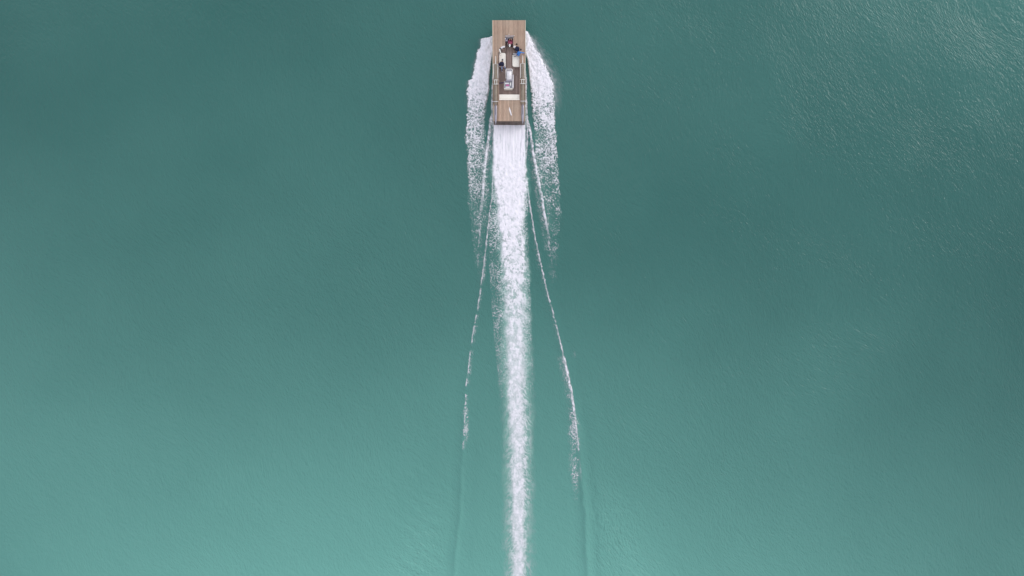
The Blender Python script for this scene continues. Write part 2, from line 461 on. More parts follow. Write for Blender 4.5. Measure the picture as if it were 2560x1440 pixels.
# ---- central wake
cl = curve(V, [(311, 1234), (400, 1233), (480, 1236), (560, 1248), (640, 1254), (700, 1260), (800, 1261), (900, 1262), (1000, 1268), (1100, 1271), (1200, 1270), (1300, 1272), (1440, 1277), (1800, 1284)])
crr = curve(V, [(311, 1313), (400, 1314), (480, 1314), (560, 1308), (640, 1312), (700, 1317), (800, 1318), (900, 1321), (1000, 1322), (1100, 1325), (1200, 1321), (1300, 1322), (1440, 1315), (1800, 1318)])
near = 1 - sstep(340, 470, V)
edge_soft = curve(V, [(311, 1.2), (420, 3), (560, 6), (800, 10), (1800, 14)])
uc = U + (1 - near) * (13 * fbm(U / 16, V / 16, 4, 52) + 9 * fbm(U / 60, V / 45, 3, 78)) + 1.2 * perlin(V / 9, V * 0, 77)
core = band(cl, crr, edge_soft, uc)
core_c = curve(V, [(311, 1.15), (420, 1.1), (520, 1.0), (640, .80), (800, .66), (1000, .60), (1300, .56), (1800, .45)])
mid = np.exp(-((U - cx - 3 * W1) / curve(V, [(311, 60), (600, 30), (900, 20), (1800, 15)])) ** 2)
core_c = core_c * (.66 + .44 * mid) * (1 + 1.1 * sstep(430, 640, V) * fbm(U / 22, V / 38, 3, 79))
soft = rank01(fbm(Uw / 15, Vw / 19, 3, 81, .55) + .35 * perlin(U / 4.5, V / 5, 82))
n_core = near * streak + (1 - near) * (.25 * chev + .55 * soft + .2 * lace)
n_core = rank01(n_core)
f_core = core * cover(n_core, core_c, .42) * curve(V, [(311, 1), (560, 1), (760, .9), (1100, .82), (1800, .75)])
# far astern: a dense churned spine inside a pale, feathered cloud of bubbles
spine_x = cx - 2 + 7 * fbm(V / 55, V * 0 + 2.2, 3, 88) + 5 * fbm(U / 16, V / 22, 3, 89)
spine_w = curve(V, [(600, 27), (900, 23), (1200, 18), (1440, 16), (1800, 14)]) + 9 * fbm(V / 40, V * 0 + 8.1, 3, 90)
dd = np.abs(U - spine_x) / spine_w
spine = (1 - sstep(.45, 1.25, dd + .55 * fbm(U / 8, V / 11, 4, 93, .6)))
feath = np.exp(-(np.abs(U - cx + 6 * W1 + 16 * fbm(U / 34, V / 42, 3, 98)) / 30) ** 3)
wisp = cover(rank01(ridged((U + 10 * W1) / 13, (V - np.abs(U - cx) * .8 + 10 * W2) / 11, 3, 94, .6) + .7 * fbm(U / 15, V / 20, 3, 95)), .42, .42)
f_far = np.maximum(spine * (.56 + .40 * soft), np.maximum(core, .6) * feath * (.16 + .66 * wisp))
f_far = f_far * curve(V, [(500, 1), (1000, .97), (1440, .92), (1800, .8)])
kf = sstep(640, 900, V)
f_core = (1 - kf) * f_core + kf * f_far
f_core = np.maximum(f_core, (1 - kf) * core * mid * curve(V, [(311, .95), (520, .85), (700, .6), (1000, .62), (1440, .62), (1800, .5)]) * (.55 + .55 * rank01(fbm(U / 14, V / 24, 4, 80))))
air_core = sstep(305, 313, V) * band(cl - 8 * (1 - near), crr + 6 * (1 - near), 2 + 9 * (1 - near), uc) * curve(V, [(311, .5), (500, .55), (800, .6), (1100, .52), (1440, .45), (1800, .3)])
# lacy skirts either side of the core (rows 400..1000)
skl = curve(V, [(311, 1235), (420, 1232), (480, 1231), (560, 1224), (640, 1222), (800, 1232), (1000, 1250)])
skr = curve(V, [(311, 1313), (440, 1315), (520, 1319), (640, 1322), (800, 1328), (1000, 1336)])
sk_c = curve(V, [(360, 0), (430, .62), (500, .54), (560, .36), (640, .24), (760, .16), (900, .11), (1050, .0)])
sk = band(skl, skr, 2.0, U + 4 * W1)
f_sk = sk * cover(lace, sk_c * (.8 + 1.4 * fbm(U / 24, V / 40, 3, 53)), .16) * .68
air_sk = sk * sk_c * .35
# bright thin seams along the wake's edges
def seam(pts, wd, amp, brk=0.0, jit=2.0, seed=60):
    c = curve(V, pts); v0, v1 = pts[0][0], pts[-1][0]
    j = jit * fbm(V / 13, V * 0 + seed, 4, seed, .65) * 3.2 + jit * 1.6 * fbm(U / 4, V / 4, 2, seed + 30)
    thick = wd * (1 + .9 * perlin(V / 17, V * 0 + seed * .7, seed + 1))
    d = np.abs(U - c - j)
    side_ = np.sign(U - c - j) * np.sign(1275 - c)
    fr = cover(lace, .5 * np.exp(-np.maximum(d - thick * .5, 0) / (1.5 + wd * .9)), .15) * .7 * (side_ > 0)
    a = np.maximum((1 - sstep(thick * .35, thick * .5 + 1.4, d)) * (.55 + .45 * sstep(.15, .6, clot)), fr) * sstep(v0 - 4, v0 + 8, V) * (1 - .75 * sstep(v1 - 70, v1 - 5, V)) * (1 - sstep(v1 - 10, v1 + 4, V))
    gate = 1.0 if np.max(brk) <= 0 else sstep(brk - .2, brk + .2, rank01(perlin(V / 23 + 5, V * 0 + seed * 1.3, seed + 2) + .5 * perlin(V / 7, V * 0 + seed, seed + 3)))
    return a * amp * gate * (.65 + .35 * clot)
seams = np.maximum.reduce([
    seam([(180, 1233), (250, 1229.5), (312, 1231), (330, 1233)], 2.5, .9, 0, .3, 61),
    seam([(180, 1314.5), (250, 1315.5), (312, 1318), (350, 1318), (420, 1314)], 2.5, .9, 0, .4, 62),
    seam([(288, 1229), (340, 1222), (400, 1214), (450, 1209), (500, 1206), (545, 1200)], 5.5, .9, 0, 1.2, 63),
    seam([(330, 1233), (420, 1233), (480, 1231), (530, 1225), (560, 1221), (650, 1211), (720, 1202), (780, 1193), (820, 1184), (860, 1179), (960, 1166), (1060, 1161), (1150, 1157)], 1.6, .75, curve(V, [(500, 0), (700, .08), (770, .3), (805, .6), (840, .25), (960, .2), (1010, .5)]), 1.0, 65),
    seam([(290, 1316), (330, 1326), (380, 1333), (420, 1340), (460, 1348), (500, 1356), (540, 1362), (600, 1374)], 4.5, .95, 0, 1.2, 66),
    seam([(440, 1315), (520, 1326), (590, 1337), (660, 1352), (730, 1368), (790, 1385), (860, 1402), (925, 1417), (960, 1424)], 1.6, .8, curve(V, [(440, 0), (600, .08), (700, .16), (960, .1)]), 1.5, 67),
    seam([(890, 1409), (930, 1418), (980, 1429), (1030, 1435.5), (1080, 1441)], 4.6, .95, 0, 1.0, 68),
    seam([(1020, 1435), (1090, 1443), (1200, 1453)], 2.2, .8, .15, 1.0, 69),
    seam([(600, 1371), (640, 1377), (700, 1384)], 2.2, .55, .45, 2.0, 70),
    seam([(555, 1201), (640, 1195), (680, 1193)], 2.0, .5, .45, 2.0, 71),
    seam([(878, 1436), (896, 1438)], 2.0, .5, 0, 1.0, 72),
])
# broken foam inside the starboard crest, far astern
pc = curve(V, [(980, 1428), (1060, 1434), (1150, 1435), (1280, 1441)]) + 5 * fbm(V / 25, V * 0 + 4.4, 3, 101)
pw = curve(V, [(980, 3), (1060, 10), (1150, 9), (1260, 6)])
patch = np.exp(-((U - pc) / pw) ** 2) * sstep(1000, 1050, V) * (1 - sstep(1110, 1290, V) ** .8)
f_patch = cover(lace, patch * .36, .12) * .8
pc2 = curve(V, [(1010, 1165), (1100, 1164)])
f_patch2 = cover(lace, np.exp(-((U - pc2) / 5) ** 2) * .33 * sstep(1005, 1030, V) * (1 - sstep(1080, 1110, V)), .1) * .6

# ---- bow spray, port and starboard
lo = curve(V, [(90, 1231), (93, 1222), (95, 1212), (98, 1203), (106, 1203), (120, 1204), (133, 1196), (150, 1191), (170, 1187), (188, 1184), (199, 1183), (202, 1173), (240, 1172), (300, 1171), (325, 1168), (345, 1166), (380, 1172), (420, 1171), (470, 1176), (500, 1174), (600, 1186), (700, 1195)])
li = curve(V, [(90, 1233), (134, 1232.5), (150, 1229), (170, 1226), (200, 1223), (225, 1224), (260, 1217), (300, 1214), (340, 1216), (400, 1218), (450, 1222), (500, 1224), (600, 1222), (700, 1214)])
ro = curve(V, [(76, 1314), (79, 1320), (90, 1325), (110, 1336), (130, 1348), (150, 1359), (170, 1370), (190, 1378), (207, 1384), (230, 1386), (260, 1388), (300, 1389), (340, 1392), (380, 1393), (420, 1397), (480, 1402), (540, 1404), (620, 1398), (700, 1396)])
ri = curve(V, [(76, 1312), (134, 1312.5), (150, 1319), (170, 1322), (200, 1325), (230, 1331), (260, 1334), (300, 1338), (340, 1342), (400, 1340), (460, 1340), (540, 1352), (620, 1362), (700, 1372)])
arm_c = [(78, 1.3), (180, 1.22), (225, 1.0), (260, .82), (300, .74), (340, .6), (400, .44), (450, .33), (500, .23), (540, .16), (600, .10), (660, .05), (740, 0.0)]
Vs = V - np.abs(U - 1272) * .7              # fringes of spray sweep outwards and aft
jag = (11 * fbm(U / 24, V / 24, 4, 54) + 4.5 * ridged(U / 60, Vs / 12, 3, 84, .7) + 5 * fbm(U / 6, V / 6, 3, 85)) * sstep(85, 130, V)
jagi = (7 * fbm(U / 12, V / 9, 4, 55) + 5 * ridged(U / 40, Vs / 7, 3, 86, .7)) * sstep(160, 270, V)
sol = 2.0 + 2.5 * sstep(220, 420, V)
f_l = sstep(lo - sol, lo + sol, U + jag) * (1 - sstep(li - 1.5 - 2 * sstep(200, 300, V), li + 1.5 + 2 * sstep(200, 300, V), U + jagi)) * sstep(-2, 4, V + 5 * W1 - 89 - (1231 - U).clip(0) * .27)
f_r = sstep(ri - 1.5 - 2 * sstep(200, 300, V), ri + 1.5 + 2 * sstep(200, 300, V), U + jagi) * (1 - sstep(ro - 3 - 5 * (1 - sstep(180, 260, V)), ro + 2 + 2 * (1 - sstep(180, 260, V)), U + jag * .8)) * sstep(76, 80, V)
c_arm = curve(V, arm_c)
inner_l = 1 - .45 * sstep(230, 330, V) * sstep(li - 26, li, U); inner_r = 1 - .45 * sstep(230, 330, V) * (1 - sstep(ri, ri + 26, U))
lump = fbm(U / 40, V / 55, 3, 56)
n_l = rank01(.8 * lace + .2 * clot)
wmix = sstep(360, 480, V)
n_r = rank01((1 - wmix) * (.8 * lace + .2 * clot) + wmix * (.5 * tr_r + .5 * lace))
cl_ = c_arm * inner_l * (1 + .8 * lump * sstep(200, 300, V)); cr_ = c_arm * 1.04 * inner_r * (1 + .8 * lump * sstep(200, 300, V))
op = curve(V, [(80, 1), (300, .95), (400, .82), (480, .66), (560, .52), (700, .4)])
wv_ = curve(V, [(80, .4), (260, .3), (400, .2)])
f_left = cover(n_l, f_l * cl_, wv_) * op * sstep(.02, .5, f_l)
f_right = cover(n_r, f_r * cr_, wv_) * op * sstep(.02, .5, f_r)
air_arm = np.maximum(f_l, f_r) * curve(V, [(80, .6), (240, .55), (340, .32), (460, .15), (700, 0)])
# fine spray blown off the starboard edge
mist = np.exp(-np.maximum(U - ro, 0) / 8.0) * (U > ri) * sstep(80, 100, V) * (1 - sstep(200, 320, V)) * .40 * (.25 + .9 * rank01(fbm(U / 9, Vs / 9, 4, 99, .6)))
mist_l = np.exp(-np.maximum(lo - U, 0) / 3.5) * (U < li) * sstep(92, 100, V) * (1 - sstep(230, 300, V)) * .28 * (.4 + clot)

tex = .84 + .20 * rank01(fbm(U / 7, V / 9, 3, 57))
tex = np.where((V > 308) & (np.abs(U - 1273.5) < 43), (1 - near) * tex + near * (.80 + .26 * rank01(fbm(U / 4.5, V / 75, 3, 83) + .25 * fbm(U / 16, V / 40, 3, 87))), tex)
foam = np.maximum.reduce([f_core, f_sk, seams, f_patch, f_patch2, f_left, f_right, mist, mist_l])
foam = np.clip(foam * np.where(foam > .3, tex, 1), 0, 1)
air = np.clip(np.maximum.reduce([air_core, air_sk, air_arm]), 0, 1)
air = air * (.75 + .5 * fbm(U / 22, V / 22, 4, 58))
air = np.clip(air, 0, 1) * sstep(0, .1, air)

# heights: thrown spray near the bow, boiling hump astern, everything riding on the waves
spray_h = curve(V, [(76, .2), (110, .42), (170, .36), (230, .2), (320, .09), (450, .06), (1800, .03)])
arm_in = np.maximum(f_l, f_r)
core_h = curve(V, [(311, .08), (360, .2), (460, .15), (700, .07), (1800, .04)])
bumpy = .5 * fbm(U / 17, V / 17, 4, 59, .5) + .2 * ridged(Uw / 13, Vw / 13, 2, 73)
strk = fbm(U / 6, V / 60, 3, 83)
bumpy = np.where((V > 300) & (np.abs(U - 1273.5) < 45), (1 - near) * bumpy + near * (.25 * bumpy + .35 * strk), bumpy)
Z = wave_height(X, Y) + .02 + np.clip(foam, 0, 1) * (.03 + spray_h * arm_in * (.55 + .9 * bumpy) + core_h * core * (.5 + 1.0 * bumpy)) + foam * .05 * bumpy
Z = np.maximum(Z, wave_height(X, Y) + .02)
tot = 1 - (1 - foam) * (1 - air)
# nothing inside the hull's footprint
inh = (V > 60) & (V < 311.5) & (U > curve(V, [(60, 1231.5), (311, 1234.5)])) & (U < curve(V, [(60, 1313), (311, 1312)]))
tot = np.where(inh, 0, tot)
tc4 = np.maximum.reduce([tot[:-1, :-1], tot[1:, :-1], tot[:-1, 1:], tot[1:, 1:]])
keep = tc4 > .02
Um, Vm = U[:-1, :-1], V[:-1, :-1]
bl = curve(Vm, [(76, 1272), (311, 1232), (340, 1230.5), (420, 1229.5), (480, 1228), (560, 1220), (650, 1209), (700, 1212), (800, 1222), (1800, 1230)])
br = curve(Vm, [(76, 1273), (311, 1314.5), (420, 1316), (480, 1322), (560, 1334), (650, 1345), (1800, 1350)])
grpL = "foam arms thrown off the bow"
for name, k, lab, grp in (
        ("wake_foam", keep & (Um >= bl) & (Um < br), "long white foaming wake trailing straight astern of the boat", None),
        ("bow_wave_foam", keep & (Um < bl), "white bow spray and thin foam crest left of the boat and its wake", grpL),
        ("bow_wave_foam", keep & (Um >= br), "white bow spray and thicker foam crest right of the boat and its wake", grpL)):
    me = grid_mesh(name, X, Y, Z, k, {"foam": foam, "air": air})
    props(link_mesh(name, me, M_foam), lab, "foam", grp, "stuff")

# ------------------------------------------------------------------ the boat
def zd(y):                      # deck rises towards the bow
    return 1.02 + 0.46 * (y - 16.4) / 9.8
def yd(py):                     # photo row -> y on the deck
    y = (720 - py) / PXM
    for _ in range(4): y = (720 - py) / PXM * (1 - zd(y) / CAM_H)
    return y
def xd(px, y): return (px - 1280) / PXM * (1 - zd(y) / CAM_H)
def D(px, py, dz=0.0):          # point at the deck level (+dz) seen at that pixel
    y = yd(py); z = zd(y) + dz
    return P(px, py, z)
YB, YS = yd(50.5), yd(303)      # bow edge, stern edge of the deck
XL = lambda y: np.interp(y, [YS, YB], [xd(1233.5, YS), xd(1231.3, YB)])
XR = lambda y: np.interp(y, [YS, YB], [xd(1312.3, YS), xd(1313.3, YB)])
FD = 0.62                       # cockpit depth below deck
ZF = lambda y: zd(y) - FD

boat = empty("boat", Vector((-0.3, 21.3, 0.0)), "long flat wooden decked motor boat speeding across the lake with open cockpit", "boat")

# hull shell: boxy sections with chine, raked bow
bm = bmesh.new()
st = [(YS, 0), (YS + 1.5, 0), (20, 0), (23, .03), (24.6, .16), (25.5, .5), (YB - .12, .95)]
rings = []
for y, lift in st:
    zt = zd(y) - .045
    xl, xr = XL(y) + .01, XR(y) - .01
    yy = y - .14 if y == YS else y
    c = (xl + xr) / 2; zc = min(-.05 + lift, zt - .1); zk = min(-.4 + lift * 1.15, zt - .15)
    ins = .10 + .1 * lift
    sec = [(xl, zt, y), (xl + .02, zc + .25 * (zt - zc), yy if y == YS else y), (xl + ins, zc, yy), (c, zk, yy), (xr - ins, zc, yy), (xr - .02, zc + .25 * (zt - zc), yy), (xr, zt, y)]
    rings.append([bm.verts.new((a, q, b)) for a, b, q in sec])
for i in range(len(rings) - 1):
    for k in range(6):
        bm.faces.new((rings[i][k], rings[i][k + 1], rings[i + 1][k + 1], rings[i + 1][k]))
bm.faces.new(rings[0][::-1]); bm.faces.new(rings[-1])
bmesh.ops.recalc_face_normals(bm, faces=bm.faces)
me = bpy.data.meshes.new("hull"); bm.to_mesh(me); bm.free()
hull = link_mesh("hull", me, M_hull, boat)

# deck carrier under the planks (dark caulking shows in the seams), with the cockpit left open
deck = MB()
def slab(m, px0, py0, px1, py1, top=-.03, depth=FD - .02):
    y0, y1 = yd(py1), yd(py0)
    x0 = lambda y: XL(y) + .02 if px0 is None else xd(px0, y)
    x1 = lambda y: XR(y) - .02 if px1 is None else xd(px1, y)
    m.prism([(x0(y0), y0), (x1(y0), y0), (x1(y1), y1), (x0(y1), y1)], lambda x, y: zd(y) - depth, lambda x, y: zd(y) + top)
slab(deck, None, 51, None, 91.5)
slab(deck, None, 91.5, 1262.6, 119.5); slab(deck, 1283.4, 91.5, None, 119.5)
slab(deck, None, 119.5, 1247, 250); slab(deck, 1299.6, 119.5, None, 250)
slab(deck, None, 250, None, 302.6)
deck = deck.build("deck", M_caulk, boat)

# planks: 24 strakes across, each one its own piece
NPL = 24
def strip(parent, mat, xa, xb, ya, yb, top, th, name="plank"):
    """plank between fractions xa..xb of the beam, y range"""
    f = lambda t, y: XL(y) + (XR(y) - XL(y)) * t
    g = .0055
    z = top if callable(top) else (lambda y: zd(y) + top)
    m = MB()
    m.prism([(f(xa, ya) + g, ya), (f(xb, ya) - g, ya), (f(xb, yb) - g, yb), (f(xa, yb) + g, yb)],
            lambda x, y: z(y) - th, lambda x, y: z(y) + random.uniform(-.002, .002))
    return m.build(name, mat, parent)
for k in range(NPL):
    a, b = k / NPL, (k + 1) / NPL
    pc_ = 1231.6 + (a + b) / 2 * 81.5
    segs = []
    if pc_ < 1246.5 or pc_ > 1300: segs = [(50.5, 140), (140.2, 222), (222.2, 303)]
    elif pc_ < 1262.5 or pc_ > 1283.5:
        e = 119.5 if 1250 < pc_ < 1296.5 else 131
        e = 116 if 1255 < pc_ < 1262 else e
        segs = [(50.5, e), (250, 303)]
    else: segs = [(50.5, 91.5), (250, 303)]
    for s0, s1 in segs:
        strip(deck, M_teak, a, b, yd(s1), yd(s0), 0.0, .03)
    # transom boards, raking aft under the stern edge
    f = lambda t: XL(YS) + (XR(YS) - XL(YS)) * t
    m = MB(); g = .006
    zt = zd(YS); y1 = YS - .012; y0 = YS - .165
    m.bm.faces.new([m.bm.verts.new(c) for c in ((f(a) + g, y1, zt), (f(b) - g, y1, zt), (f(b) - g, y0, .06), (f(a) + g, y0, .06))][::-1])
    bmesh.ops.solidify(m.bm, geom=m.bm.faces[:], thickness=.02)
    bmesh.ops.recalc_face_normals(m.bm, faces=m.bm.faces)
    m.build("plank", M_transom, hull)

# cockpit floor
fl = MB()
y0, y1 = yd(250) + .01, yd(92)
fl.prism([(xd(1247, y0), y0), (xd(1299.6, y0), y0), (xd(1299.6, y1), y1), (xd(1247, y1), y1)], lambda x, y: ZF(y) - .06, lambda x, y: ZF(y) - .025)
floor = fl.build("cockpit_floor", M_caulk, boat)
NF = 15
for k in range(NF):
    pa = 1246.6 + k * 53.4 / NF; pb = pa + 53.4 / NF
    pm = (pa + pb) / 2
    ytop = 92.3 if 1263 < pm < 1283 else 118
    ya, yb = yd(250) + .01, yd(ytop)
    g = .006
    for s0, s1 in ((ya, (ya + yb) / 2 - .004), ((ya + yb) / 2 + .004, yb)):
        m = MB()
        m.prism([(xd(pa, s0) + g, s0), (xd(pb, s0) - g, s0), (xd(pb, s1) - g, s1), (xd(pa, s1) + g, s1)], lambda x, y: ZF(y) - .024, lambda x, y: ZF(y))
        m.build("plank", M_floor, floor)
# wooden lining of the cockpit walls
ln = MB()
for pa, pb in ((1246.8, 1247.6), (1299.0, 1299.8)):
    a0, a1 = yd(249), yd(131)
    ln.prism([(xd(pa, a0), a0), (xd(pb, a0), a0), (xd(pb, a1), a1), (xd(pa, a1), a1)], lambda x, y: ZF(y), lambda x, y: zd(y) + .025)
for pa, pb in ((1262.2, 1263.0), (1283.0, 1283.8)):
    a0, a1 = yd(120), yd(93)
    ln.prism([(xd(pa, a0), a0), (xd(pb, a0), a0), (xd(pb, a1), a1), (xd(pa, a1), a1)], lambda x, y: ZF(y), lambda x, y: zd(y) + .02)
ln.build("coaming", M_floor, boat)

# companion steps, port side (brown treads between the foredeck and the cushion)
for i, (py0, py1, dz) in enumerate(((119.5, 122.8, -.22), (122.8, 126.2, -.36), (126.2, 131.5, -.5))):
    m = MB(); a = D(1252.5 - i * .8, py0, dz); b = D(1264.5, py1, dz)
    m.prism([(a.x, b.y + .01), (b.x, b.y + .01), (b.x, a.y), (a.x, a.y)], ZF(a.y), a.z, .012)
    m.build("step", M_floor, boat)
# curved pale backrests at the forward corners, and the slanting pale rail
def arc_pad(pts_px, z0, z1, width, name, mat):
    m = MB()
    c = [D(px, py, z1) for px, py in pts_px]
    L_, R_ = [], []
    for i, p in enumerate(c):
        d = (c[min(i + 1, len(c) - 1)] - c[max(i - 1, 0)]).normalized(); n = Vector((-d.y, d.x, 0)) * width / 2
        L_.append((p.x + n.x, p.y + n.y)); R_.append((p.x - n.x, p.y - n.y))
    m.prism(L_ + R_[::-1], lambda x, y: zd(y) + z0, lambda x, y: zd(y) + z1, .02)
    return m.build(name, mat, boat)
arc_pad([(1252.8, 119.8), (1255, 118), (1258, 116.8), (1262.4, 116.2)], -.35, .03, .15, "backrest", M_gel)
arc_pad([(1283.8, 116.4), (1287, 116.8), (1290, 118)], -.35, .03, .19, "backrest", M_gel)
arc_pad([(1248.6, 122.4), (1251.6, 131.5)], -.3, .035, .12, "grab_rail", M_white)
arc_pad([(1250.6, 120.2), (1252.6, 118.9)], -.2, .02, .1, "cleat", M_dgrey)

# cushions
def rounded(px0, py0, px1, py1, z, rad, corners):
    """corner flags tl,tr,br,bl in photo sense; returns world outline"""
    a = P(px0, py0, z); b = P(px1, py1, z)
    x0, x1, y0, y1 = a.x, b.x, b.y, a.y
    out = []
    for (cx_, cy_, st_, on) in ((x0, y0, 180, corners[3]), (x1, y0, 270, corners[2]), (x1, y1, 0, corners[1]), (x0, y1, 90, corners[0])):
        r = rad if on else .03
        ox = cx_ + (r if cx_ == x0 else -r); oy = cy_ + (r if cy_ == y0 else -r)
        for k in range(6):
            t = R(st_ + 18 * k); out.append((ox + r * math.cos(t), oy + r * math.sin(t)))
    return out
zc1 = zd(22.6) - .18
def cushion(px0, py0, px1, py1, rad, cor, zt, h=.13, base=True, name="seat_cushion"):
    if base:
        m = MB(); q = rounded(px0 + .5, py0 + .5, px1 - .5, py1 - .5, zt - h, rad, cor)
        m.prism(q, zt - h - .32, zt - h, 0); m.build("seat_base", M_floor, boat)
    m = MB(); m.prism(rounded(px0, py0, px1, py1, zt, rad, cor), zt - h, zt, .035)
    o = m.build(name, M_cream, boat)
    for p in o.data.polygons: p.use_smooth = False
    return o
cushion(1247.8, 132, 1264.2, 166.8, .17, (0, 1, 0, 0), zc1)
cushion(1281, 132.5, 1298.8, 167, .22, (1, 0, 0, 1), zc1)
zb = zd(yd(242)) - .06
cushion(1248, 236, 1299, 247.2, .04, (1, 1, 1, 1), zb, .14, name="bench_cushion")
m = MB(); m.prism(rounded(1247.6, 247.2, 1299.2, 249.6, zb + .16, .04, (1, 1, 1, 1)), zb - .3, zb + .13, .02); m.build("bench_backrest", M_cream, boat)

# helm: windscreen, dash, wheel, helm seat, side locker
m = MB()
a = D(1262.5, 93, .03); b = D(1284.2, 93, .03); c = D(1284.2, 88.2, .2); d = D(1262.5, 88.2, .2)
m.bm.faces.new([m.bm.verts.new(v) for v in (a, b, c, d)])
bmesh.ops.solidify(m.bm, geom=m.bm.faces[:], thickness=.02)
ws_ = m.build("windscreen", M_glass, boat)
for p0, p1 in ((a, d), (b, c)):
    m = MB(); m.tube([p0, p1 + Vector((0, 0, .02))], .02, 6); m.build("frame", M_taupe, ws_)
m = MB(); m.tube([D(1272.3, 87.6, .0), D(1272.3, 87.6, .24)], .025, 8); m.tube([D(1272.3, 87.9, .2), D(1272.3, 84.8, .22)], .018, 8); m.build("antenna", M_white, boat)
m = MB(); m.tube([D(1284.6, 90, .0), D(1284.6, 89.6, .2)], .05, 8); m.build("navigation_light", M_white, boat)
m = MB(); m.pxbox(1263.4, 93.2, 1283, 96, zd(25) - .55, zd(25) - .08, .02); m.build("dashboard", M_dgrey, boat)
m = MB(); zz = zd(24.5)
m.tube([P(1277, 98.5, zz + .02) + Vector((math.cos(t) * .17, math.sin(t) * .15, math.sin(t) * .07)) for t in [k * math.pi / 8 for k in range(17)]], .015, 6, False)
m.tube([P(1277, 98.5, zz + .02), P(1277, 95.5, zz - .12)], .02, 6)
m.build("steering_wheel", M_black, boat)
m = MB(); m.pxbox(1263.4, 95, 1269, 102.6, zz - .5, zz - .02, .03); lk = m.build("side_locker", M_lilac, boat)
m = MB(); m.pxbox(1265.2, 95.4, 1267.8, 98.6, zz - .02, zz + .02, .01); m.build("lid", M_purple, lk)
m = MB(); m.pxbox(1262.6, 95, 1264, 98, zz - .02, zz + .06, .01); m.build("handle", M_white, lk)
m = MB(); m.pxbox(1270, 101, 1281, 112.5, zz - .5, zz - .3, .04); m.pxbox(1270, 111.6, 1281, 113.6, zz - .4, zz + .05, .03); m.build("helm_seat", M_black, boat)
for px in (1269.3, 1282.6):
    m = MB(); m.tube([D(px, 107, -.15), D(px, 112, -.1)], .022, 6); m.build("armrest", M_white, boat)

# engine console amidships
zE = ZF(20.9)
m = MB(); m.pxbox(1265, 174, 1280, 203, zE, zE + .75, .05); eng = m.build("engine_housing", M_lilac, boat)
m = MB()
N_ = 12
for i in range(N_):                                 # curved white hood
    t0, t1 = i / N_, (i + 1) / N_
    za = zE + .78 + .22 * math.sin(math.pi * (.12 + .85 * t0)); zb_ = zE + .78 + .22 * math.sin(math.pi * (.12 + .85 * t1))
    p = [P(1266.8, 176.5 + 23 * t0, za), P(1279.2, 176.5 + 23 * t0, za), P(1279.2, 176.5 + 23 * t1, zb_), P(1266.8, 176.5 + 23 * t1, zb_)]
    vs = [m.bm.verts.new(v) for v in p]; f_ = m.bm.faces.new(vs[::-1]); f_.smooth = True
bmesh.ops.remove_doubles(m.bm, verts=m.bm.verts, dist=.002)
bmesh.ops.solidify(m.bm, geom=m.bm.faces[:], thickness=.03)
m.build("hood", M_gel, eng)
m = MB()
fr = [P(1264.8, 196, zE + .8), P(1264.8, 175, zE + .92), P(1266, 172.6, zE + .95), P(1279.5, 172.6, zE + .95), P(1281, 175, zE + .92), P(1281, 186, zE + .8)]
m.tube(fr, .035, 8); m.build("frame", M_white, eng)
m = MB(); m.pxbox(1281, 186.5, 1284, 219, zE, zE + .62, .02); m.build("side_board", M_gel, boat)
m = MB(); m.pxbox(1282.2, 217.5, 1284, 221, zE, zE + .3, .01); m.build("black_block", M_black, boat)  # small black block at the aft end of the side board
m = MB(); m.pxbox(1260, 202.5, 1281.4, 222.5, zE, zE + .55, .04); box = m.build("console_box", M_cream, boat)
m = MB(); m.pxbox(1261, 203, 1280.6, 220.4, zE + .55, zE + .575, .01); lid = m.build("lid", M_dgrey, box)
for x0, y0, x1, y1, mt, nm in ((1262, 206.6, 1272.5, 210, M_gel, "label_plate"), (1264.8, 211.4, 1272.8, 215, M_pink, "label_plate"), (1263.6, 216.6, 1274.5, 219.4, M_gel, "label_plate"), (1275.2, 206, 1277.6, 214, M_white, "latch")):
    m = MB(); m.pxbox(x0, y0, x1, y1, zE + .57, zE + .59, .004); m.build(nm, mt, box)
m = MB(); m.tube([P(1247.4, 207.8, zE + .4), P(1254, 207.3, zE + .42), P(1260.5, 206.4, zE + .42)], .05, 8); m.build("purple_tube", M_purple, boat)  # dark purple tube from the cockpit wall to the console box

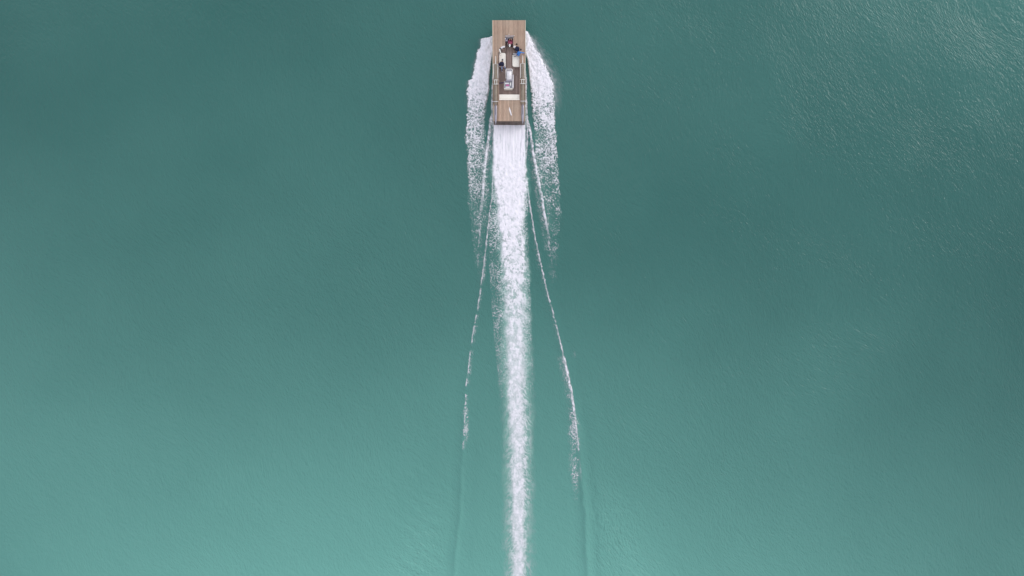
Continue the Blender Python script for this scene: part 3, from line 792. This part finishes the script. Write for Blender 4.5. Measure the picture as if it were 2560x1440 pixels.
# the two long folded legs lying on the side decks
def leg_assembly(cx_, s, y_off=0.0):
    t = MB()
    def Q(dx, py, dz): return D(cx_ + dx * s, py + y_off, dz)
    # taupe beam
    t.tube([Q(0, 160, .10), Q(0, 163, .13), Q(0, 172, .12), Q(0, 182, .12), Q(0, 230, .13), Q(0, 257, .13), Q(0, 263, .10)],
           [.15, .19, .15, .12, .17, .17, .09], 12)
    beam = t.build("folding_leg", M_taupe, boat)
    m = MB(); m.tube([Q(0, 261, .12), Q(0, 268, .13), Q(0, 290, .13), Q(0, 301, .12), Q(0, 311, .10)], [.09, .135, .135, .10, .012], 12)
    sp = m.build("pointed_foot", M_metal, beam)
    m = MB(); m.prism([(D(cx_ - .5, 264).x, D(0, 288 + y_off).y), (D(cx_ + .5, 264).x, D(0, 288 + y_off).y), (D(cx_ + .5, 264).x, D(0, 264 + y_off).y), (D(cx_ - .5, 264).x, D(0, 264 + y_off).y)],
                      lambda x, y: zd(y) + .255, lambda x, y: zd(y) + .272); m.build("slot", M_black, sp)
    m = MB()   # white yoke
    m.tube([Q(-5.2, 196, .16), Q(-5.2, 178, .2), Q(-5.4, 159.5, .24), Q(5.4, 159.5, .24), Q(5.2, 178, .2), Q(5.2, 196, .16)], .034, 8)
    m.tube([Q(0, 159.5, .24), Q(0, 139.5, .16)], [.048, .028], 8)
    m.build("yoke", M_white, beam)
    m = MB()   # ladder-like clamp
    for py in (199.2, 209.6): m.tube([Q(-5.8, py, .22), Q(-3, py, .33), Q(3, py, .33), Q(5.8, py, .22)], .032, 8)
    for dx in (-2.8, 2.8): m.tube([Q(dx, 199.2, .33), Q(dx, 209.6, .33)], .028, 8)
    for dx in (-5.8, 5.8):
        for py in (199.2, 209.6): m.tube([Q(dx, py, .0), Q(dx, py, .22)], .028, 6)
    m.build("clamp", M_white, beam)
    m = MB(); m.tube([Q(-6.2, 253.2, .2), Q(-3, 253.2, .31), Q(3, 253.2, .31), Q(6.2, 253.2, .2)], .026, 8); m.tube([Q(7.2, 253.4, .0), Q(7.2, 253.4, .1)], .05, 8)
    m.build("strap_bar", M_gel, beam)
    for dx in (-6.5, 6.5):
        m = MB(); a0, a1 = yd(262), yd(197)
        xa = D(cx_ + dx, 200).x
        m.prism([(xa - .025, a0), (xa + .025, a0), (xa + .025, a1), (xa - .025, a1)], lambda x, y: zd(y), lambda x, y: zd(y) + .06, .01)
        m.build("guide_rail", M_teak, beam)
leg_assembly(1239.3, -1, .6); leg_assembly(1306.8, 1, -.4)
# rub rails along both gunwales
for f_, s in ((XL, -1), (XR, 1)):
    m = MB()
    ys = np.linspace(YS, YB, 12)
    m.tube([Vector((f_(y) + s * .004, y, zd(y) - .05)) for y in ys], .034, 8)
    m.build("rub_rail", M_hull, boat)

# ------------------------------------------------------------------ things aboard
m = MB()
c = [D(1273.2, 266.5, .05), D(1272.2, 274, .05), D(1277.3, 288.6, .05), D(1280, 288.2, .05), D(1276.8, 276, .05), D(1274.4, 270, .05)]
m.prism([(p.x, p.y) for p in c][::-1], lambda x, y: zd(y) + .004, lambda x, y: zd(y) + .05, .012)
props(m.build("paddle_blade", M_gel), "slim white pointed blade lying slanted on the wooden aft deck", "blade")
m = MB()
bz = zc1 + .02
m.ball(P(1248.9, 161, bz + .13), .15, (.62, .95, .85), 2)
bag = m.build("bag", M_purple)
props(bag, "small dark purple bag on the left cream cushion beside the seated person", "bag")
m = MB(); p0 = P(1248.9, 161, bz + .24)
m.tube([p0 + Vector((0, math.cos(t) * .09, .03 + math.sin(t) * .06)) for t in [k * math.pi / 6 for k in range(7)]], .012, 6)
m.build("strap", M_black, bag)

# ------------------------------------------------------------------ people
def person(label, J, mats, hat, group="people aboard the boat", face_dir=(0, -1, 0.3)):
    """J: joint name -> world Vector.  One skinned body; head, hands and clothes coloured by nearest bone."""
    face_dir = Vector(face_dir).normalized()
    hip, sho, head = J["hip"], J["neck"], J["head"]
    base = Vector((hip.x, hip.y, J["ground"]))
    root = empty("person", base, label, "person", group)
    V_, E_, Rr = [], [], []
    def add(p, r, par=None):
        V_.append(p - base); Rr.append(r if isinstance(r, tuple) else (r, r))
        if par is not None: E_.append((par, len(V_) - 1))
        return len(V_) - 1
    bones = []
    h = add(hip, (.15, .13)); w_ = add(hip.lerp(sho, .45), (.14, .12), h); ch = add(hip.lerp(sho, .8), (.165, .13), w_); nk = add(sho, (.07, .07), ch)
    n2_ = add(sho.lerp(head, .45), (.055, .055), nk)
    bones += [("top", hip, sho)]
    side = (J["sR"] - J["sL"]).normalized()
    for S in "LR":
        s_ = add(J["s" + S], .065, ch); e_ = add(J["e" + S], .048, s_); w2 = add(J["w" + S], .034, e_)
        hd = add(J["w" + S] + (J["w" + S] - J["e" + S]).normalized() * .06, (.042, .022), w2)
        bones += [("top", J["s" + S], J["e" + S]), ("top", J["e" + S], J["w" + S])]
        hp = add(J["h" + S], .098, h); k_ = add(J["k" + S], .066, hp); a_ = add(J["a" + S], .045, k_); t_ = add(J["t" + S], (.045, .035), a_)
        bones += [("leg", J["h" + S], J["k" + S]), ("leg", J["k" + S], J["a" + S]), ("shoe", J["a" + S], J["t" + S])]
    me = bpy.data.meshes.new("body"); me.from_pydata([tuple(v) for v in V_], E_, [])
    o = bpy.data.objects.new("tmp_body", me); COL.objects.link(o)
    md = o.modifiers.new("skin", 'SKIN'); md.use_smooth_shade = True
    for i, sv in enumerate(me.skin_vertices[0].data):
        sv.radius = Rr[i]; sv.use_root = (i == 0)
    sb_ = o.modifiers.new("sub", 'SUBSURF'); sb_.levels = 2; sb_.render_levels = 2
    dg = bpy.context.evaluated_depsgraph_get(); ev = o.evaluated_get(dg)
    bm = bmesh.new(); bm.from_mesh(bpy.data.meshes.new_from_object(ev))
    bpy.data.objects.remove(o)
    nbody = len(bm.faces)
    mm = MB(); mm.bm.free(); mm.bm = bm
    # head with nose, ears
    hb = head - base
    q = face_dir.to_track_quat('Y', 'Z').to_matrix()
    def hp_(x, y, z): return hb + q @ Vector((x, y, z))
    mm.ball(hb, .105, (.78, .95, 1.12), 3, q)
    mm.ball(hp_(0, .055, -.055), .06, (.8, .75, .75), 2, q)
    mm.tube([hp_(0, .09, .025), hp_(0, .122, -.018), hp_(0, .095, -.028)], [.009, .016, .008], 6)
    for sx in (-1, 1): mm.ball(hp_(sx * .083, -.005, -.005), .028, (.35, .7, 1.1), 1, q)
    # hands: five fingers each, curled
    for S in "LR":
        wv = J["w" + S] - base; d = (J["w" + S] - J["e" + S]).normalized()
        sd_ = d.cross(Vector((0, 0, 1)));  sd_ = sd_.normalized() if sd_.length > .1 else Vector((1, 0, 0))
        dn = -(sd_.cross(d)).normalized()
        if dn.z > 0: dn = -dn
        for i, ln_ in enumerate((.062, .074, .070, .054)):
            r0 = wv + d * .085 + sd_ * (-.03 + .02 * i)
            mm.tube([r0, r0 + d * ln_ * .5 + dn * .008, r0 + d * ln_ * .85 + dn * .035], [.0095, .009, .007], 6)
        tm = 1 if S == "L" else -1
        r0 = wv + d * .04 + sd_ * .03 * tm
        mm.tube([r0, r0 + d * .03 + sd_ * .025 * tm + dn * .008, r0 + d * .06 + sd_ * .03 * tm + dn * .022], [.012, .011, .008], 6)
    bm.faces.ensure_lookup_table()
    slots = ["skin", "top", "leg", "shoe"]
    def seg_d(p, a, b):
        ab = b - a; t = max(0, min(1, (p - a).dot(ab) / max(ab.length_squared, 1e-9))); return (p - a - ab * t).length
    for i, f in enumerate(bm.faces):
        f.smooth = True
        if i >= nbody: f.material_index = 0; continue
        p = f.calc_center_median() + base
        best = min(bones, key=lambda b_: seg_d(p, b_[1], b_[2]) - (.07 if b_[0] == "top" and b_[1] is hip else 0))
        mi = slots.index(best[0])
        if best[0] == "top" and best[1] is not hip:
            for S in "LR":
                if (p - J["w" + S]).dot((J["w" + S] - J["e" + S]).normalized()) > -.01 and (p - J["w" + S]).length < .14: mi = 0
        if (p - sho).dot((head - sho).normalized()) > .03 and (p - hip).length > (sho - hip).length * .9 and (p - sho.lerp(head, .5)).length < .12: mi = 0
        f.material_index = mi
    me2 = bpy.data.meshes.new("body"); bm.to_mesh(me2); bm.free()
    for k in ("skin", "top", "leg", "shoe"): me2.materials.append(mats.get(k, M_skin))
    b = bpy.data.objects.new("body", me2); COL.objects.link(b); b.parent = root
    # hair or hat
    up = q @ Vector((0, 0, 1))
    m = MB()
    kind, hm = hat
    m.ball(head + q @ Vector((0, -.018, .018)), .113, (.86, .93, 1.1), 3, q)
    # cut the face opening
    cutp = head + q @ Vector((0, .045, 0)); cn = q @ Vector((0, 1, -.75)).normalized()
    bmesh.ops.bisect_plane(m.bm, geom=m.bm.verts[:] + m.bm.edges[:] + m.bm.faces[:], plane_co=cutp, plane_no=cn, clear_outer=True)
    if kind == "long":
        m.tube([head + q @ Vector((0, -.07, -.02)), head + q @ Vector((.0, -.10, -.14)), head + q @ Vector((.01, -.09, -.27))], [.075, .07, .03], 10)
    if kind == "cap":
        m.prism([(head.x - .075, head.y - .09), (head.x - .035, head.y - .2), (head.x + .035, head.y - .2), (head.x + .075, head.y - .09)], head.z + .03, head.z + .045)
    m.build({"cap": "cap", "hat": "knit_hat"}.get(kind, "hair"), hm, root)
    # eyes
    for sx in (-1, 1):
        m = MB(); m.ball(head + q @ Vector((sx * .032, .083, .022)), .012, (1, .6, .7), 1, q); m.build("eye", M_black, root)
    return root

gz = ZF(22)
zs = zc1
# person on the port cushion, facing aft
person("person in dark jacket and pale jeans sitting on the left cushion beside the bag",
       dict(ground=gz, hip=P(1254.6, 163, zs + .12), neck=P(1254.0, 154.6, zs + .58), head=P(1256, 150.2, zs + .80),
            sL=P(1250.2, 156.6, zs + .52), sR=P(1258.2, 155.8, zs + .52), eL=P(1248.6, 162, zs + .32), wL=P(1251.5, 165.4, zs + .2),
            eR=P(1259.2, 160.6, zs + .28), wR=P(1259.5, 165, zs + .22),
            hL=P(1253, 164.4, zs + .1), hR=P(1257, 163.8, zs + .1), kL=P(1255, 171.6, zs + .12), kR=P(1262, 168.2, zs + .12),
            aL=P(1254, 177, gz + .09), aR=P(1265.4, 174, gz + .09), tL=P(1256.6, 179.6, gz + .05), tR=P(1267.6, 175.4, gz + .05)),
       dict(top=M_navy, leg=M_jeans, shoe=M_shoe), ("hat", M_hatgrey), face_dir=(-.1, -.9, -.1))
# person in navy behind the helm, starboard, facing aft
zn = zd(23.4) - .1
person("person in navy clothes with slate shoulders standing by the pale corner right of the helm",
       dict(ground=gz, hip=P(1294.4, 126, zn + .22), neck=P(1292.8, 116.8, zn + .66), head=P(1291.4, 111.8, zn + .84),
            sL=P(1288.9, 118.6, zn + .6), sR=P(1297, 119, zn + .6), eL=P(1288.8, 124, zn + .36), wL=P(1291, 128.4, zn + .22),
            eR=P(1298, 125, zn + .36), wR=P(1298, 129.6, zn + .26),
            hL=P(1292.4, 127, zn + .16), hR=P(1296.4, 127.2, zn + .16), kL=P(1291, 133.2, zn - .02), kR=P(1294.5, 134, zn - .02),
            aL=P(1289.5, 131, gz + .1), aR=P(1293.5, 132, gz + .1), tL=P(1289.5, 135, gz + .05), tR=P(1293.5, 136, gz + .05)),
       dict(top=M_navy, leg=M_navy, shoe=M_black), ("hair", M_hair), face_dir=(-.1, -1, .15))
# person in blue reclining across the starboard side deck
zq = zd(23.2) + .02
person("person in bright blue jacket reclining across the right cushion, one arm stretched out",
       dict(ground=zs, hip=P(1297.0, 136.6, zq + .13), neck=P(1299.2, 128.6, zq + .55), head=P(1301.4, 124.2, zq + .76),
            sL=P(1295.6, 129.6, zq + .5), sR=P(1302.4, 130.6, zq + .5), eL=P(1293.8, 133.6, zq + .32), wL=P(1291.6, 136.2, zq + .2),
            eR=P(1306.6, 132, zq + .28), wR=P(1311.2, 132.4, zq + .06),
            hL=P(1295.6, 134.6, zq + .1), hR=P(1296.6, 138.4, zq + .1), kL=P(1288.6, 134.4, zq + .16), kR=P(1291.0, 139.4, zq + .12),
            aL=P(1283.0, 136.0, zs + .07), aR=P(1286.4, 141.4, zs + .07), tL=P(1280.8, 136.8, zs + .06), tR=P(1284.4, 142.2, zs + .06)),
       dict(top=M_blue, leg=M_greyt, shoe=M_olive), ("hair", M_hair), face_dir=(-1, -.2, .1))
# driver at the wheel, facing the bow
zh = zz - .28
person("person in maroon jacket and white cap seated at the helm behind the windscreen",
       dict(ground=ZF(24.4), hip=P(1275.4, 104.0, zh + .12), neck=P(1275.2, 110.2, zh + .58), head=P(1274.2, 113.0, zh + .80),
            sL=P(1271.4, 109.4, zh + .52), sR=P(1279.0, 109.4, zh + .52), eL=P(1271.2, 104, zh + .34), wL=P(1273.6, 99.4, zh + .36),
            eR=P(1280.2, 104, zh + .34), wR=P(1279.0, 99.4, zh + .36),
            hL=P(1273.6, 103.4, zh + .1), hR=P(1277.4, 103.4, zh + .1), kL=P(1273.2, 97.6, zh + .14), kR=P(1278.6, 97.6, zh + .14),
            aL=P(1273.2, 98.6, ZF(24.4) + .1), aR=P(1278.6, 98.6, ZF(24.4) + .1), tL=P(1273, 95.2, ZF(24.4) + .05), tR=P(1278.8, 95.2, ZF(24.4) + .05)),
       dict(top=M_maroon, leg=M_olive, shoe=M_black), ("cap", M_white2), face_dir=(0, 1, -.1))
